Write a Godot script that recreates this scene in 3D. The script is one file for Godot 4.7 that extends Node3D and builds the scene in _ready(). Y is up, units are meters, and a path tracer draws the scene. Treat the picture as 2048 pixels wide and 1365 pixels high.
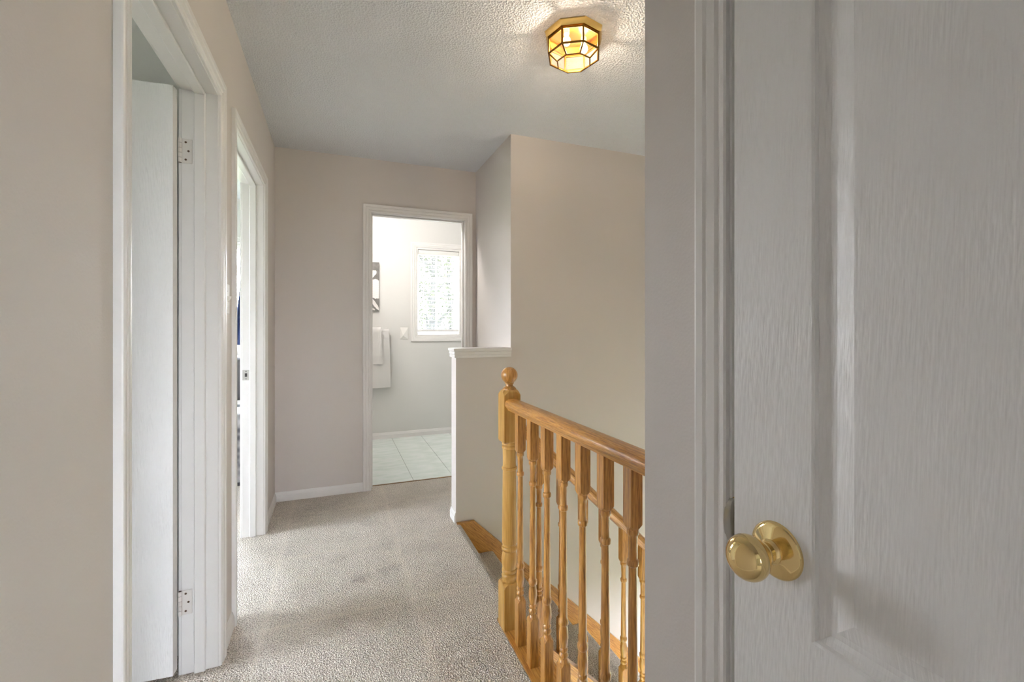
extends Node3D
# An upstairs landing: two bedroom doorways on the left wall, a bathroom doorway at the far end,
# an oak banister round a carpeted stair, and a white closet door standing just ajar on the right.

const LW := -0.385      # face of the left wall
const FW := -3.5        # face of the far wall
const RW := 0.555       # face of the right wall
const SW := -2.72       # face of the stairwell wall
const NW := 1.05        # face of the nook wall
const CH := 2.44        # ceiling height
const T := 0.108        # thickness of the inner walls
const BZ := -5.07       # face of the outer wall at the back
const RUN := 0.21
const RISE := 0.2
# brightness of the overcast sky and of the lamps
const SKY := 46.0
const LAMP := 0.10
const GLOBE := 0.7
const NOSE := 0.72      # edge of the landing at the top of the stair

var M := {}
var taken := {}

# ---------------------------------------------------------------- helpers
func st_new() -> SurfaceTool:
	var st := SurfaceTool.new()
	st.begin(Mesh.PRIMITIVE_TRIANGLES)
	st.set_smooth_group(-1)
	return st

func tri(st: SurfaceTool, a: Vector3, b: Vector3, c: Vector3) -> void:
	st.add_vertex(a); st.add_vertex(b); st.add_vertex(c)

func quad(st: SurfaceTool, a: Vector3, b: Vector3, c: Vector3, d: Vector3) -> void:
	tri(st, a, b, c); tri(st, a, c, d)

func tri_out(st: SurfaceTool, a: Vector3, b: Vector3, c: Vector3, mid: Vector3) -> void:
	var n := (b - a).cross(c - a)
	if n.dot((a + b + c) / 3.0 - mid) > 0.0:
		tri(st, a, c, b)
	else:
		tri(st, a, b, c)

func quad_out(st: SurfaceTool, a: Vector3, b: Vector3, c: Vector3, d: Vector3, mid: Vector3) -> void:
	tri_out(st, a, b, c, mid); tri_out(st, a, c, d, mid)

func box(st: SurfaceTool, lo: Vector3, hi: Vector3, bev := 0.0) -> void:
	var mid := (lo + hi) * 0.5
	var h := (hi - lo) * 0.5
	h = h.abs()
	if bev <= 0.0:
		for ax in 3:
			for s in [-1.0, 1.0]:
				var p := []
				for q in [[-1, -1], [1, -1], [1, 1], [-1, 1]]:
					var v := Vector3.ZERO
					v[ax] = s * h[ax]
					v[(ax + 1) % 3] = q[0] * h[(ax + 1) % 3]
					v[(ax + 2) % 3] = q[1] * h[(ax + 2) % 3]
					p.append(mid + v)
				quad_out(st, p[0], p[1], p[2], p[3], mid)
		return
	var b: float = minf(bev, minf(h.x, minf(h.y, h.z)) * 0.95)
	var pt := func(s: Vector3, ax: int) -> Vector3:
		var v := Vector3(s.x * (h.x - b), s.y * (h.y - b), s.z * (h.z - b))
		v[ax] = s[ax] * h[ax]
		return mid + v
	for ax in 3:
		var u := (ax + 1) % 3
		var w := (ax + 2) % 3
		for s in [-1.0, 1.0]:
			var p := []
			for q in [[-1, -1], [1, -1], [1, 1], [-1, 1]]:
				var sg := Vector3.ZERO
				sg[ax] = s; sg[u] = q[0]; sg[w] = q[1]
				p.append(pt.call(sg, ax))
			quad_out(st, p[0], p[1], p[2], p[3], mid)
		for s in [-1.0, 1.0]:
			for r in [-1.0, 1.0]:
				var a0 := Vector3.ZERO
				a0[u] = s; a0[w] = r; a0[ax] = -1.0
				var a1 := a0
				a1[ax] = 1.0
				quad_out(st, pt.call(a0, u), pt.call(a1, u), pt.call(a1, w), pt.call(a0, w), mid)
	for x in [-1.0, 1.0]:
		for y in [-1.0, 1.0]:
			for z in [-1.0, 1.0]:
				var sg := Vector3(x, y, z)
				tri_out(st, pt.call(sg, 0), pt.call(sg, 1), pt.call(sg, 2), mid)

# profile: Vector2(radius, height) from bottom to top; sharp corners stay sharp
func lathe(st: SurfaceTool, prof: Array, at: Vector3, basis := Basis.IDENTITY, segs := 24, first_group := 1) -> void:
	var g := first_group
	for i in prof.size() - 1:
		var a: Vector2 = prof[i]
		var b: Vector2 = prof[i + 1]
		if i > 0:
			var d0: Vector2 = (a - (prof[i - 1] as Vector2)).normalized()
			var d1: Vector2 = (b - a).normalized()
			if d0.dot(d1) < 0.72:
				g += 1
		st.set_smooth_group(g)
		for k in segs:
			var t0 := TAU * k / segs
			var t1 := TAU * (k + 1) / segs
			var p00 := at + basis * Vector3(a.x * cos(t0), a.y, a.x * sin(t0))
			var p01 := at + basis * Vector3(a.x * cos(t1), a.y, a.x * sin(t1))
			var p10 := at + basis * Vector3(b.x * cos(t0), b.y, b.x * sin(t0))
			var p11 := at + basis * Vector3(b.x * cos(t1), b.y, b.x * sin(t1))
			if a.x > 0.00001:
				tri(st, p00, p01, p11)
			if b.x > 0.00001:
				tri(st, p00, p11, p10)
			elif a.x <= 0.00001:
				pass
	st.set_smooth_group(-1)

# closed polygon in x,y pushed along z from z0 to z1
func extrude(st: SurfaceTool, poly: Array, z0: float, z1: float, smooth := false) -> void:
	var pv := PackedVector2Array(poly)
	if Geometry2D.is_polygon_clockwise(pv):
		pv.reverse()
	var n := pv.size()
	var zl := minf(z0, z1)
	var zh := maxf(z0, z1)
	var g := 50
	for i in n:
		var a := pv[i]
		var b := pv[(i + 1) % n]
		if smooth:
			var prev := pv[(i + n - 1) % n]
			if (a - prev).normalized().dot((b - a).normalized()) < 0.75:
				g += 1
			st.set_smooth_group(g)
		quad(st, Vector3(a.x, a.y, zl), Vector3(a.x, a.y, zh), Vector3(b.x, b.y, zh), Vector3(b.x, b.y, zl))
	st.set_smooth_group(-1)
	var ix := Geometry2D.triangulate_polygon(pv)
	for i in range(0, ix.size(), 3):
		var a := pv[ix[i]]
		var b := pv[ix[i + 1]]
		var c := pv[ix[i + 2]]
		if (b - a).cross(c - a) < 0.0:
			var sw := b
			b = c
			c = sw
		tri(st, Vector3(a.x, a.y, zh), Vector3(c.x, c.y, zh), Vector3(b.x, b.y, zh))
		tri(st, Vector3(a.x, a.y, zl), Vector3(b.x, b.y, zl), Vector3(c.x, c.y, zl))

func tube(st: SurfaceTool, pts: Array, radii: Array, segs := 8) -> void:
	st.set_smooth_group(7)
	var rings := []
	for i in pts.size():
		var a: Vector3 = pts[maxi(i - 1, 0)]
		var b: Vector3 = pts[mini(i + 1, pts.size() - 1)]
		var d := (b - a).normalized()
		var u := d.cross(Vector3(0.31, 0.17, 0.93)).normalized()
		var v := d.cross(u)
		var ring := []
		for k in segs:
			var t := TAU * k / segs
			ring.append((pts[i] as Vector3) + (u * cos(t) + v * sin(t)) * float(radii[i]))
		rings.append(ring)
	for i in rings.size() - 1:
		for k in segs:
			var k1 := (k + 1) % segs
			quad(st, rings[i][k], rings[i + 1][k], rings[i + 1][k1], rings[i][k1])
	st.set_smooth_group(-1)
	for k in range(1, segs - 1):
		tri(st, rings[0][0], rings[0][k], rings[0][k + 1])
		var e: Array = rings[rings.size() - 1]
		tri(st, e[0], e[k + 1], e[k])

func obj(called: String, st: SurfaceTool, m: Material, parent: Node = self) -> MeshInstance3D:
	st.generate_normals()
	var mi := MeshInstance3D.new()
	mi.mesh = st.commit()
	mi.material_override = m
	mi.name = called
	parent.add_child(mi, true)
	return mi

func numbered(called: String) -> String:
	if not taken.has(called):
		taken[called] = 0
		return called
	taken[called] += 1
	return "%s_%03d" % [called, taken[called]]

func thing(called: String, label: String, category: String, at := Vector3.ZERO, turn := 0.0, group := "", kind := "") -> Node3D:
	var o := Node3D.new()
	o.name = numbered(called)
	add_child(o)
	o.position = at
	o.rotation.y = turn
	return tag(o, label, category, group, kind)

func tag(o: Node3D, label: String, category: String, group := "", kind := "") -> Node3D:
	o.set_meta("label", label)
	o.set_meta("category", category)
	if group: o.set_meta("group", group)
	if kind: o.set_meta("kind", kind)
	return o

func structure(called: String, st: SurfaceTool, m: Material, label: String, category: String) -> MeshInstance3D:
	var o := obj(called, st, m)
	tag(o, label, category, "", "structure")
	return o

# slab with rectangular holes; ax = 0: slab across x (runs along z), ax = 2: slab across z (runs along x)
func slab(st: SurfaceTool, ax: int, f0: float, f1: float, a0: float, a1: float, y0: float, y1: float, holes := []) -> void:
	var us := [minf(a0, a1), maxf(a0, a1)]
	var ys := [y0, y1]
	for h in holes:
		us.append(h[0]); us.append(h[1]); ys.append(h[2]); ys.append(h[3])
	us.sort(); ys.sort()
	for i in us.size() - 1:
		for j in ys.size() - 1:
			if us[i + 1] - us[i] < 0.0005 or ys[j + 1] - ys[j] < 0.0005:
				continue
			var cu: float = (us[i] + us[i + 1]) * 0.5
			var cy: float = (ys[j] + ys[j + 1]) * 0.5
			var open := false
			for h in holes:
				if cu > h[0] and cu < h[1] and cy > h[2] and cy < h[3]:
					open = true
			if open:
				continue
			if ax == 0:
				box(st, Vector3(minf(f0, f1), ys[j], us[i]), Vector3(maxf(f0, f1), ys[j + 1], us[i + 1]))
			else:
				box(st, Vector3(us[i], ys[j], minf(f0, f1)), Vector3(us[i + 1], ys[j + 1], maxf(f0, f1)))

# ---------------------------------------------------------------- materials
func noise(seed_: int, freq: float, type := FastNoiseLite.TYPE_SIMPLEX_SMOOTH, oct := 3) -> FastNoiseLite:
	var n := FastNoiseLite.new()
	n.seed = seed_
	n.frequency = freq
	n.noise_type = type
	n.fractal_octaves = oct
	return n

func grey_tex(n: FastNoiseLite, size := 512) -> ImageTexture:
	var im := n.get_seamless_image(size, size)
	return ImageTexture.create_from_image(im)

func normal_tex(n: FastNoiseLite, size: int, strength: float) -> ImageTexture:
	var im := n.get_seamless_image(size, size)
	im.convert(Image.FORMAT_RGBA8)
	im.bump_map_to_normal_map(strength)
	return ImageTexture.create_from_image(im)

# colour ramp laid over a seamless noise picture: stops = [[t, Color], ...]
func ramp_tex(ns: Array, weights: Array, stops: Array, size := 512) -> ImageTexture:
	var ims := []
	for n in ns:
		ims.append((n as FastNoiseLite).get_seamless_image(size, size))
	var g := Gradient.new()
	g.offsets = PackedFloat32Array(stops.map(func(s): return s[0]))
	g.colors = PackedColorArray(stops.map(func(s): return s[1]))
	var out := Image.create(size, size, false, Image.FORMAT_RGB8)
	for y in size:
		for x in size:
			var v := 0.0
			for k in ims.size():
				v += float(weights[k]) * (ims[k] as Image).get_pixel(x, y).r
			out.set_pixel(x, y, g.sample(clampf(v, 0.0, 1.0)))
	return ImageTexture.create_from_image(out)

func mat(c: Color, rough := 0.6, metal := 0.0) -> StandardMaterial3D:
	var m := StandardMaterial3D.new()
	m.albedo_color = c
	m.roughness = rough
	m.metallic = metal
	return m

func tri_mat(m: StandardMaterial3D, sc: Vector3, world := true) -> StandardMaterial3D:
	m.uv1_triplanar = true
	m.uv1_world_triplanar = world
	m.uv1_scale = sc
	m.uv1_triplanar_sharpness = 8.0
	return m

func bump(m: StandardMaterial3D, t: Texture2D, depth: float) -> StandardMaterial3D:
	m.normal_enabled = true
	m.normal_texture = t
	m.normal_scale = depth
	return m

func make_materials() -> void:
	# painted walls, faint roller stipple
	var roller := normal_tex(noise(3, 0.09, FastNoiseLite.TYPE_SIMPLEX, 2), 256, 2.0)
	M.wall = bump(tri_mat(mat(Color(0.85, 0.822, 0.80), 0.62), Vector3.ONE * 5.0), roller, 0.1)
	M.bath_wall = bump(tri_mat(mat(Color(0.87, 0.865, 0.85), 0.6), Vector3.ONE * 5.0), roller, 0.1)
	M.trim = mat(Color(0.925, 0.915, 0.905), 0.34)
	var emboss := normal_tex(noise(11, 0.05, FastNoiseLite.TYPE_SIMPLEX, 3), 512, 3.0)
	M.door = bump(tri_mat(mat(Color(0.925, 0.92, 0.915), 0.36), Vector3(8.0, 0.42, 8.0)), emboss, 0.5)
	var stipple := normal_tex(noise(5, 0.06, FastNoiseLite.TYPE_CELLULAR, 2), 512, 7.0)
	M.ceiling = bump(tri_mat(mat(Color(0.90, 0.905, 0.92), 0.9), Vector3.ONE * 3.4), stipple, 1.0)
	# carpet: short cut pile, two tones of yarn
	var yarn := ramp_tex([noise(21, 0.16, FastNoiseLite.TYPE_SIMPLEX, 2), noise(22, 0.5, FastNoiseLite.TYPE_SIMPLEX, 1)], [0.65, 0.35],
		[[0.24, Color(0.43, 0.395, 0.35)], [0.39, Color(0.83, 0.79, 0.735)], [0.56, Color(0.955, 0.915, 0.865)], [0.75, Color(0.99, 0.97, 0.94)]], 512)
	var pile := normal_tex(noise(23, 0.2, FastNoiseLite.TYPE_CELLULAR, 1), 512, 9.0)
	M.carpet = bump(tri_mat(mat(Color.WHITE, 0.97), Vector3.ONE * 1.7), pile, 0.65)
	M.carpet.albedo_texture = yarn
	M.carpet.vertex_color_use_as_albedo = true
	# oak, grain along one axis
	var oak := ramp_tex([noise(31, 0.03, FastNoiseLite.TYPE_SIMPLEX, 4), noise(32, 0.12, FastNoiseLite.TYPE_SIMPLEX, 2)], [0.6, 0.4],
		[[0.22, Color(0.56, 0.36, 0.14)], [0.42, Color(0.71, 0.49, 0.21)], [0.6, Color(0.78, 0.565, 0.27)], [0.8, Color(0.84, 0.64, 0.35)]], 512)
	var pores := normal_tex(noise(33, 0.14, FastNoiseLite.TYPE_SIMPLEX, 2), 512, 2.0)
	for d in [["oak_y", Vector3(8, 0.35, 8), true], ["oak_z", Vector3(8, 8, 0.35), true], ["oak_x", Vector3(0.35, 8, 8), false], ["oak_local", Vector3(8, 8, 0.35), false]]:
		var m := tri_mat(mat(Color.WHITE, 0.36), d[1], d[2])
		m.albedo_texture = oak
		bump(m, pores, 0.25)
		m.clearcoat_enabled = true
		m.clearcoat = 0.6
		m.clearcoat_roughness = 0.28
		M[d[0]] = m
	M.newel = tri_mat(mat(Color(1.0, 1.0, 1.0), 0.34), Vector3(5, 0.3, 5), true)
	M.newel.albedo_texture = ramp_tex([noise(35, 0.02, FastNoiseLite.TYPE_SIMPLEX, 3), noise(36, 0.1, FastNoiseLite.TYPE_SIMPLEX, 2)], [0.7, 0.3],
		[[0.2, Color(0.68, 0.50, 0.225)], [0.5, Color(0.77, 0.59, 0.30)], [0.8, Color(0.82, 0.655, 0.375)]], 256)
	M.brass = mat(Color(0.90, 0.77, 0.47), 0.16, 1.0)
	M.knob_brass = mat(Color(0.89, 0.79, 0.56), 0.07, 1.0)
	M.dark_brass = mat(Color(0.50, 0.36, 0.15), 0.4, 1.0)
	M.steel = mat(Color(0.72, 0.71, 0.68), 0.3, 1.0)
	M.painted_hinge = mat(Color(0.88, 0.86, 0.84), 0.4)
	M.rust = mat(Color(0.36, 0.27, 0.19), 0.7)
	M.dark = mat(Color(0.12, 0.10, 0.09), 0.6)
	M.plastic = mat(Color(0.93, 0.92, 0.90), 0.35)
	M.glass = mat(Color(1, 1, 1, 0.06), 0.02)
	M.glass.transparency = BaseMaterial3D.TRANSPARENCY_ALPHA
	M.lamp_glass = mat(Color(1.0, 0.97, 0.92, 0.035), 0.03)
	M.lamp_glass.transparency = BaseMaterial3D.TRANSPARENCY_ALPHA
	M.frosted = mat(Color(1.0, 0.90, 0.74, 0.16), 0.1)
	M.frosted.transparency = BaseMaterial3D.TRANSPARENCY_ALPHA
	M.tile = tri_mat(mat(Color.WHITE, 0.2), Vector3(1.1, 2, 2.6), true)
	M.tile.albedo_texture = ramp_tex([noise(41, 0.012, FastNoiseLite.TYPE_SIMPLEX, 4)], [1.0],
		[[0.2, Color(0.90, 0.94, 0.915)], [0.5, Color(0.93, 0.965, 0.945)], [0.8, Color(0.955, 0.98, 0.965)]], 256)
	M.grout = mat(Color(0.50, 0.50, 0.47), 0.9)
	M.towel = bump(tri_mat(mat(Color(0.95, 0.94, 0.925), 0.95), Vector3.ONE * 6.0), pile, 0.6)
	M.blind = mat(Color(0.93, 0.925, 0.91), 0.4)
	M.bark = bump(tri_mat(mat(Color(0.115, 0.11, 0.105), 0.95), Vector3(4, 1, 4)), emboss, 0.8)
	M.leaf = mat(Color(1, 1, 1), 0.7)
	M.bark.metallic_specular = 0.0
	M.leaf.metallic_specular = 0.0
	M.leaf.vertex_color_use_as_albedo = true
	M.leaf.cull_mode = BaseMaterial3D.CULL_DISABLED
	M.grass = mat(Color(0.30, 0.34, 0.20), 0.95)
	M.ext = mat(Color(0.55, 0.42, 0.36), 0.9)
	M.bedspread = mat(Color(0.90, 0.88, 0.87), 0.9)
	M.throw = tri_mat(mat(Color.WHITE, 0.95), Vector3(2.4, 2.4, 2.4))
	M.throw.albedo_texture = ramp_tex([noise(51, 0.03, FastNoiseLite.TYPE_CELLULAR, 1)], [1.0],
		[[0.15, Color(0.22, 0.22, 0.23)], [0.4, Color(0.42, 0.41, 0.41)], [0.7, Color(0.55, 0.54, 0.53)]], 256)
	M.pillow = mat(Color(0.62, 0.60, 0.58), 0.95)
	M.charcoal = mat(Color(0.25, 0.24, 0.24), 0.95)
	M.curtain = mat(Color(0.14, 0.20, 0.36), 0.9)

# ---------------------------------------------------------------- door parts
const CASING := [[0.0, 0.0], [0.0, 0.008], [0.003, 0.0105], [0.009, 0.0105], [0.012, 0.0085], [0.0145, 0.0085], [0.019, 0.0125], [0.031, 0.0145], [0.0335, 0.0125], [0.036, 0.0125], [0.040, 0.0155], [0.052, 0.017], [0.056, 0.0155], [0.057, 0.013], [0.057, 0.0]]

# P.call(along, height, proud) places a point on the wall's face; legs and head are parts of their own, mitred
func casing(parent: Node3D, P: Callable, a0: float, a1: float, top: float, y0 := 0.0, sill := false) -> void:
	var lo := minf(a0, a1)
	var hi := maxf(a0, a1)
	for part in (4 if sill else 3):
		var st := st_new()
		var two := []
		for c in CASING:
			var u: float = c[0]
			var v: float = c[1]
			var yb: float = y0 - u if sill else y0
			match part:
				0: two.append([P.call(lo - u, yb, v), P.call(lo - u, top + u, v)])
				1: two.append([P.call(lo - u, top + u, v), P.call(hi + u, top + u, v)])
				2: two.append([P.call(hi + u, top + u, v), P.call(hi + u, yb, v)])
				3: two.append([P.call(hi + u, yb, v), P.call(lo - u, yb, v)])
		for i in two.size():
			var j: int = (i + 1) % two.size()
			quad(st, two[i][0], two[i][1], two[j][1], two[j][0])
		obj(["casing_leg", "casing_head", "casing_leg", "casing_sill"][part], st, M.trim, parent)

# lining of the opening and its stop; Q.call(along, height, deep): deep 0 at the wall face the casing is on, T at the other face
func lining(parent: Node3D, Q: Callable, a0: float, a1: float, top: float, stop_at: float, stop_w := 0.034) -> void:
	var lo := minf(a0, a1)
	var hi := maxf(a0, a1)
	var th := 0.019
	for part in 3:
		var st := st_new()
		var c0: Vector3
		var c1: Vector3
		match part:
			0:
				c0 = Q.call(lo - th, 0.0, -0.001); c1 = Q.call(lo, top + th, T + 0.001)
			1:
				c0 = Q.call(hi, 0.0, -0.001); c1 = Q.call(hi + th, top + th, T + 0.001)
			2:
				c0 = Q.call(lo, top, -0.001); c1 = Q.call(hi, top + th, T + 0.001)
		box(st, c0.min(c1), c0.max(c1), 0.0015)
		obj(["jamb", "jamb", "head_jamb"][part], st, M.trim, parent)
		st = st_new()
		match part:
			0:
				c0 = Q.call(lo, 0.0, stop_at); c1 = Q.call(lo + 0.011, top - 0.0005, stop_at + stop_w)
			1:
				c0 = Q.call(hi - 0.011, 0.0, stop_at); c1 = Q.call(hi, top - 0.0005, stop_at + stop_w)
			2:
				c0 = Q.call(lo + 0.011, top - 0.011, stop_at); c1 = Q.call(hi - 0.011, top, stop_at + stop_w)
		box(st, c0.min(c1), c0.max(c1), 0.003)
		obj("door_stop", st, M.trim, parent)

# moulded leaf: local x 0..0.035, z 0..w from the hinge, y 0..h
func leaf_mesh(w: float, h: float, stile := 0.115, t := 0.035) -> SurfaceTool:
	var st := st_new()
	var panels := [[stile, w - stile, 0.215, 0.575], [stile, w - stile, 0.79, h - 0.12]]
	var ring := [[0.0, 0.0], [0.0035, 0.0012], [0.006, 0.0045], [0.013, 0.0062], [0.018, 0.0088], [0.025, 0.0088], [0.047, 0.0015], [0.0485, 0.0008]]
	for side in [0, 1]:
		var F := func(z: float, y: float, d: float) -> Vector3:
			return Vector3(d if side == 0 else t - d, y, z)
		var face := func(a: Vector3, b: Vector3, c: Vector3, d: Vector3) -> void:
			quad_out(st, a, b, c, d, (a + b + c + d) / 4.0 + Vector3(0.01 if side == 0 else -0.01, 0, 0))
		var zs := [0.0, w]
		var ys := [0.0, h]
		for p in panels:
			zs.append(p[0]); zs.append(p[1]); ys.append(p[2]); ys.append(p[3])
		zs.sort(); ys.sort()
		for i in zs.size() - 1:
			for j in ys.size() - 1:
				if zs[i + 1] - zs[i] < 0.0005 or ys[j + 1] - ys[j] < 0.0005:
					continue
				var cz: float = (zs[i] + zs[i + 1]) * 0.5
				var cy: float = (ys[j] + ys[j + 1]) * 0.5
				var skip := false
				for p in panels:
					if cz > p[0] and cz < p[1] and cy > p[2] and cy < p[3]:
						skip = true
				if not skip:
					face.call(F.call(zs[i], ys[j], 0.0), F.call(zs[i + 1], ys[j], 0.0), F.call(zs[i + 1], ys[j + 1], 0.0), F.call(zs[i], ys[j + 1], 0.0))
		for p in panels:
			for k in ring.size():
				var r0: Array = ring[k]
				if k == ring.size() - 1:
					face.call(F.call(p[0] + r0[0], p[2] + r0[0], r0[1]), F.call(p[1] - r0[0], p[2] + r0[0], r0[1]), F.call(p[1] - r0[0], p[3] - r0[0], r0[1]), F.call(p[0] + r0[0], p[3] - r0[0], r0[1]))
					continue
				var r1: Array = ring[k + 1]
				var c0 := []
				var c1 := []
				for q in [[0, 2, 1, 1], [1, 2, -1, 1], [1, 3, -1, -1], [0, 3, 1, -1]]:
					c0.append(F.call(p[q[0]] + q[2] * r0[0], p[q[1]] + q[3] * r0[0], r0[1]))
					c1.append(F.call(p[q[0]] + q[2] * r1[0], p[q[1]] + q[3] * r1[0], r1[1]))
				for q in 4:
					var q1 := (q + 1) % 4
					face.call(c0[q], c0[q1], c1[q1], c1[q])
	var mid := Vector3(t / 2, h / 2, w / 2)
	quad_out(st, Vector3(0, 0, 0), Vector3(t, 0, 0), Vector3(t, h, 0), Vector3(0, h, 0), mid)
	quad_out(st, Vector3(0, 0, w), Vector3(t, 0, w), Vector3(t, h, w), Vector3(0, h, w), mid)
	quad_out(st, Vector3(0, 0, 0), Vector3(t, 0, 0), Vector3(t, 0, w), Vector3(0, 0, w), mid)
	quad_out(st, Vector3(0, h, 0), Vector3(t, h, 0), Vector3(t, h, w), Vector3(0, h, w), mid)
	return st

# axis points away from the door face
func knob_on(parent: Node3D, at: Vector3, axis: Vector3) -> void:
	var b := Basis(Quaternion(Vector3.UP, axis))
	var st := st_new()
	lathe(st, [Vector2(0.0367, 0.0), Vector2(0.0365, 0.003), Vector2(0.0345, 0.0055), Vector2(0.030, 0.0075), Vector2(0.020, 0.0095), Vector2(0.0155, 0.0115), Vector2(0.0, 0.0118)], at, b, 48)
	obj("rose", st, M.knob_brass, parent)
	st = st_new()
	lathe(st, [Vector2(0.0155, 0.0105), Vector2(0.016, 0.0135), Vector2(0.0145, 0.0155), Vector2(0.0125, 0.017), Vector2(0.0122, 0.023), Vector2(0.0145, 0.0255), Vector2(0.0165, 0.0275), Vector2(0.0165, 0.0295), Vector2(0.0148, 0.031), Vector2(0.0, 0.0312)], at, b, 40)
	obj("neck", st, M.knob_brass, parent)
	st = st_new()
	var prof := []
	for i in 17:
		var a := -PI / 2 + PI * i / 16.0
		prof.append(Vector2(0.0285 * cos(a) if i < 16 else 0.0, 0.0530 + (0.0245 if a < 0 else 0.0225) * sin(a)))
	prof[0] = Vector2(0.0, prof[0].y)
	lathe(st, prof, at, b, 48)
	obj("knob", st, M.knob_brass, parent)

func hinge(parent: Node3D, at: Vector3) -> void:
	# butt hinge: leaf on the jamb (facing +z), knuckle at its room side
	var hn := Node3D.new()
	hn.name = "hinge"
	parent.add_child(hn, true)
	hn.position = at
	var st := st_new()
	box(st, Vector3(0.0, -0.042, 0.0), Vector3(0.030, 0.042, 0.0025), 0.0008)
	obj("hinge_leaf", st, M.painted_hinge, hn)
	for k in 5:
		st = st_new()
		lathe(st, [Vector2(0.0, -0.042 + k * 0.0168 + 0.0006), Vector2(0.0062, -0.042 + k * 0.0168 + 0.0006), Vector2(0.0062, -0.042 + (k + 1) * 0.0168 - 0.0006), Vector2(0.0, -0.042 + (k + 1) * 0.0168 - 0.0006)], Vector3(-0.005, 0, 0.004), Basis.IDENTITY, 14)
		obj("knuckle", st, M.painted_hinge, hn)
	st = st_new()
	lathe(st, [Vector2(0.0, -0.0415), Vector2(0.0050, -0.0415), Vector2(0.0050, 0.0415), Vector2(0.0, 0.0415)], Vector3(-0.005, 0, 0.004), Basis.IDENTITY, 12)
	obj("hinge_pin", st, M.rust, hn)
	for s in [Vector2(0.011, 0.030), Vector2(0.019, 0.0), Vector2(0.011, -0.030)]:
		st = st_new()
		lathe(st, [Vector2(0.0036, 0.0), Vector2(0.0034, 0.0009), Vector2(0.0012, 0.0010), Vector2(0.0010, 0.0003), Vector2(0.0, 0.0003)], Vector3(s.x, s.y, 0.0025), Basis(Quaternion(Vector3.UP, Vector3.BACK)), 12)
		obj("screw", st, M.rust, hn)

# ---------------------------------------------------------------- skirting
func baseboard(called: String, P: Callable, a0: float, a1: float, label: String) -> void:
	var st := st_new()
	var prof := [[0.0, 0.0], [0.0, 0.0105], [0.041, 0.0105], [0.0435, 0.0085], [0.047, 0.0085], [0.052, 0.0065], [0.058, 0.0055], [0.063, 0.0035], [0.0645, 0.0]]
	for i in prof.size():
		var j: int = (i + 1) % prof.size()
		quad(st, P.call(a0, prof[i][0], prof[i][1]), P.call(a1, prof[i][0], prof[i][1]), P.call(a1, prof[j][0], prof[j][1]), P.call(a0, prof[j][0], prof[j][1]))
	for a in [a0, a1]:
		for i in range(1, prof.size() - 1):
			tri(st, P.call(a, prof[0][0], prof[0][1]), P.call(a, prof[i][0], prof[i][1]), P.call(a, prof[i + 1][0], prof[i + 1][1]))
	structure(called, st, M.trim, label, "baseboard")

func on_left(a: float, y: float, v: float) -> Vector3: return Vector3(LW + v, y, a)
func on_far(a: float, y: float, v: float) -> Vector3: return Vector3(a, y, FW + v)
func on_right(a: float, y: float, v: float) -> Vector3: return Vector3(RW - v, y, a)
func on_bath(a: float, y: float, v: float) -> Vector3: return Vector3(a, y, BZ + v)

# ---------------------------------------------------------------- scene
func _ready() -> void:
	make_camera_and_light()
	make_materials()
	make_shell()
	make_doors()
	make_bathroom()
	make_stairs()
	make_banister()
	make_ceiling_light()
	make_small_things()
	make_bedroom()
	make_outside()

func make_camera_and_light() -> void:
	var cam := Camera3D.new()
	cam.name = "camera"
	add_child(cam)
	cam.position = Vector3(0, 1.2, 0)
	cam.rotation_degrees = Vector3(0, -21.26, 0)
	cam.near = 0.05
	cam.far = 200.0
	var f := 910.0
	cam.set_frustum(0.05 * 1365.0 / f, Vector2(0, -0.05 * 27.5 / f), 0.05, 200.0)
	cam.current = true
	var we := WorldEnvironment.new()
	var e := Environment.new()
	e.background_mode = Environment.BG_SKY
	var sky := Sky.new()
	var sm := ProceduralSkyMaterial.new()
	sm.sky_top_color = Color(0.90, 0.94, 1.0)
	sm.sky_horizon_color = Color(0.97, 0.98, 1.0)
	sm.ground_horizon_color = Color(0.62, 0.63, 0.60)
	sm.ground_bottom_color = Color(0.35, 0.36, 0.32)
	sm.energy_multiplier = SKY
	sky.sky_material = sm
	e.sky = sky
	e.ambient_light_source = Environment.AMBIENT_SOURCE_SKY
	e.tonemap_mode = Environment.TONE_MAPPER_LINEAR
	e.tonemap_exposure = 1.55
	e.sdfgi_enabled = true
	e.ssao_enabled = true
	e.ssil_enabled = true
	we.environment = e
	we.name = "environment"
	add_child(we)

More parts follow.
